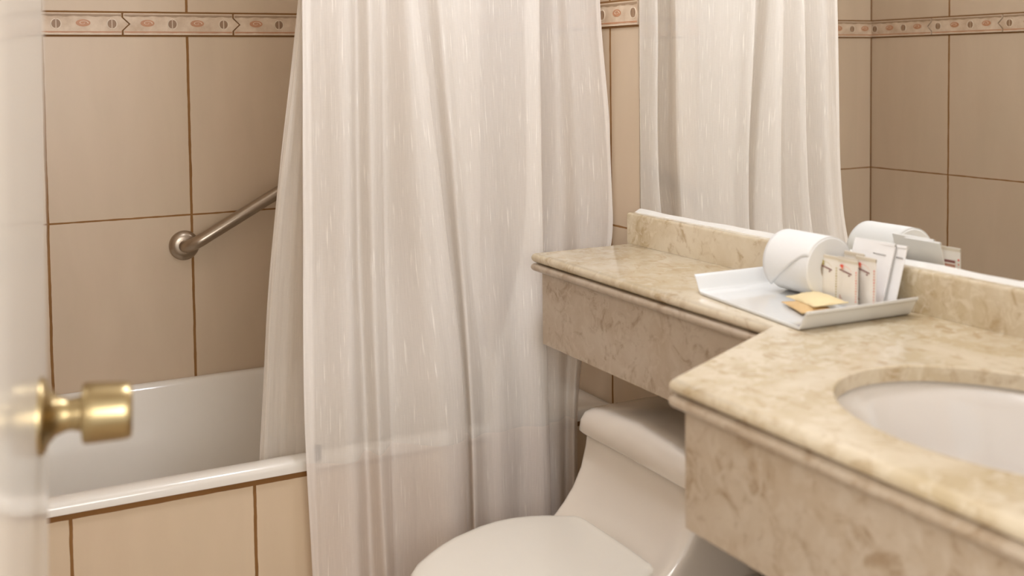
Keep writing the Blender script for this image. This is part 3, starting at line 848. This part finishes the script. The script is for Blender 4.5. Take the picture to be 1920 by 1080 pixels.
# ------------------------------------------------------------------ wrapped soaps
def soap(loc, rot, L_, W_, H_, mat, label):
    s = thing('wrapped_soap', label, 'soap', loc, 'wrapped soaps at the front of the tray', rot)
    bm = nb(); nu, nv = 24, 16; T, Bt = [], []
    for i in range(nu+1):
        a, b = [], []
        for j in range(nv+1):
            u, v = i/nu*2-1, j/nv*2-1
            k = max(0, 1-abs(u)**3)**1.0*max(0, 1-abs(v)**2.6)**1.0
            wr = .0005*math.sin(u*23+v*5)*(abs(u) > .55)+.0004*math.sin(v*19+u*7)
            x, y = u*L_/2, v*W_/2*(1+.05*abs(u)**4)
            a.append(bm.verts.new((x, y, H_*.62*k+wr+.0004))); b.append(bm.verts.new((x, y, -H_*.38*k+wr*.3-.0002)))
        T.append(a); Bt.append(b)
    for L2, fl in ((T, 0), (Bt, 1)):
        for i in range(nu):
            for j in range(nv):
                q = (L2[i][j], L2[i+1][j], L2[i+1][j+1], L2[i][j+1]); bm.faces.new(q if not fl else q[::-1])
    for i in range(nu):
        for j in (0, nv): bm.faces.new((T[i][j], T[i+1][j], Bt[i+1][j], Bt[i][j]))
    for j in range(nv):
        for i in (0, nu): bm.faces.new((T[i][j], T[i][j+1], Bt[i][j+1], Bt[i][j]))
    bmesh.ops.recalc_face_normals(bm, faces=bm.faces)
    obj('wrapper', bm, mat, s, 60)
    for sx in (-1, 1):
        bm = nb(); box(bm, (sx*L_/2-.0015, -W_/2*1.03, -.0004), (sx*L_/2+.0015, W_/2*1.03, .0010)); obj('crimped_end', bm, mat, s)
    return s
soap((1.339, -1.540, TZ+.0045), (0, 0, math.radians(-110)), .078, .054, .010, M_soap2, 'tan-wrapped soap lying underneath the yellow one on the tray')
soap((1.360, -1.534, TZ+.0125), (math.radians(3), -.02, math.radians(-104)), .086, .056, .014, M_soap, 'pale yellow wrapped soap lying on top of the tan one on the tray')

# ------------------------------------------------------------------ door with brass knob
az = math.radians(10); DD = Vector((math.sin(az), math.cos(az), 0)); DN = Vector((math.cos(az), -math.sin(az), 0))
K = Vector((.232, -1.80, .968))
dr = bpy.data.objects.new('door_1', None); COL.objects.link(dr); dr['kind'] = 'structure'
rot = Matrix((( DN.x, DD.x, 0), (DN.y, DD.y, 0), (0, 0, 1))).to_4x4()
lean = Matrix.Rotation(.021, 4, 'Y')
dr.matrix_world = Matrix.Translation(K) @ rot @ lean      # local: x out of the face, y to the free edge, z up from the knob
bm = nb(); box(bm, (-.040, -.61, -.952), (0, .066, 1.05), .002, 2)
obj('door_leaf', bm, M_door, dr, 40)
kn = bpy.data.objects.new('door_knob', None); COL.objects.link(kn); kn.parent = dr
obj('rosette', lathe([(.0335, 0), (.0335, .002), (.031, .0045), (.024, .0075), (.0175, .013), (.0150, .019), (.0142, .022)], 48, axis='x', cap0=True), M_brass, kn, 60)
obj('neck', lathe([(.0142, .018), (.0138, .026), (.0150, .030), (.0150, .0325), (.0185, .0335)], 48, axis='x'), M_brass, kn, 40)
obj('grip', lathe([(.020, .0335), (.0252, .0345), (.0265, .037), (.0262, .045), (.0252, .066), (.0245, .072), (.0225, .0750), (.016, .0755), (.013, .0745)], 56, axis='x'), M_brass, kn, 35)
bm = nb(); box(bm, (-.031, .0655, -.055), (-.009, .0668, .055)); obj('latch_plate', bm, M_brass, dr)
# door jambs of the doorway
bm = nb(); box(bm, (.05, YF-.13, 0), (.075, YF+.012, 2.075)); box(bm, (.855, YF-.13, 0), (.88, YF+.012, 2.075)); box(bm, (.05, YF-.13, 2.05), (.88, YF+.012, 2.075))
struct(obj('trim_6', bm, M_door))
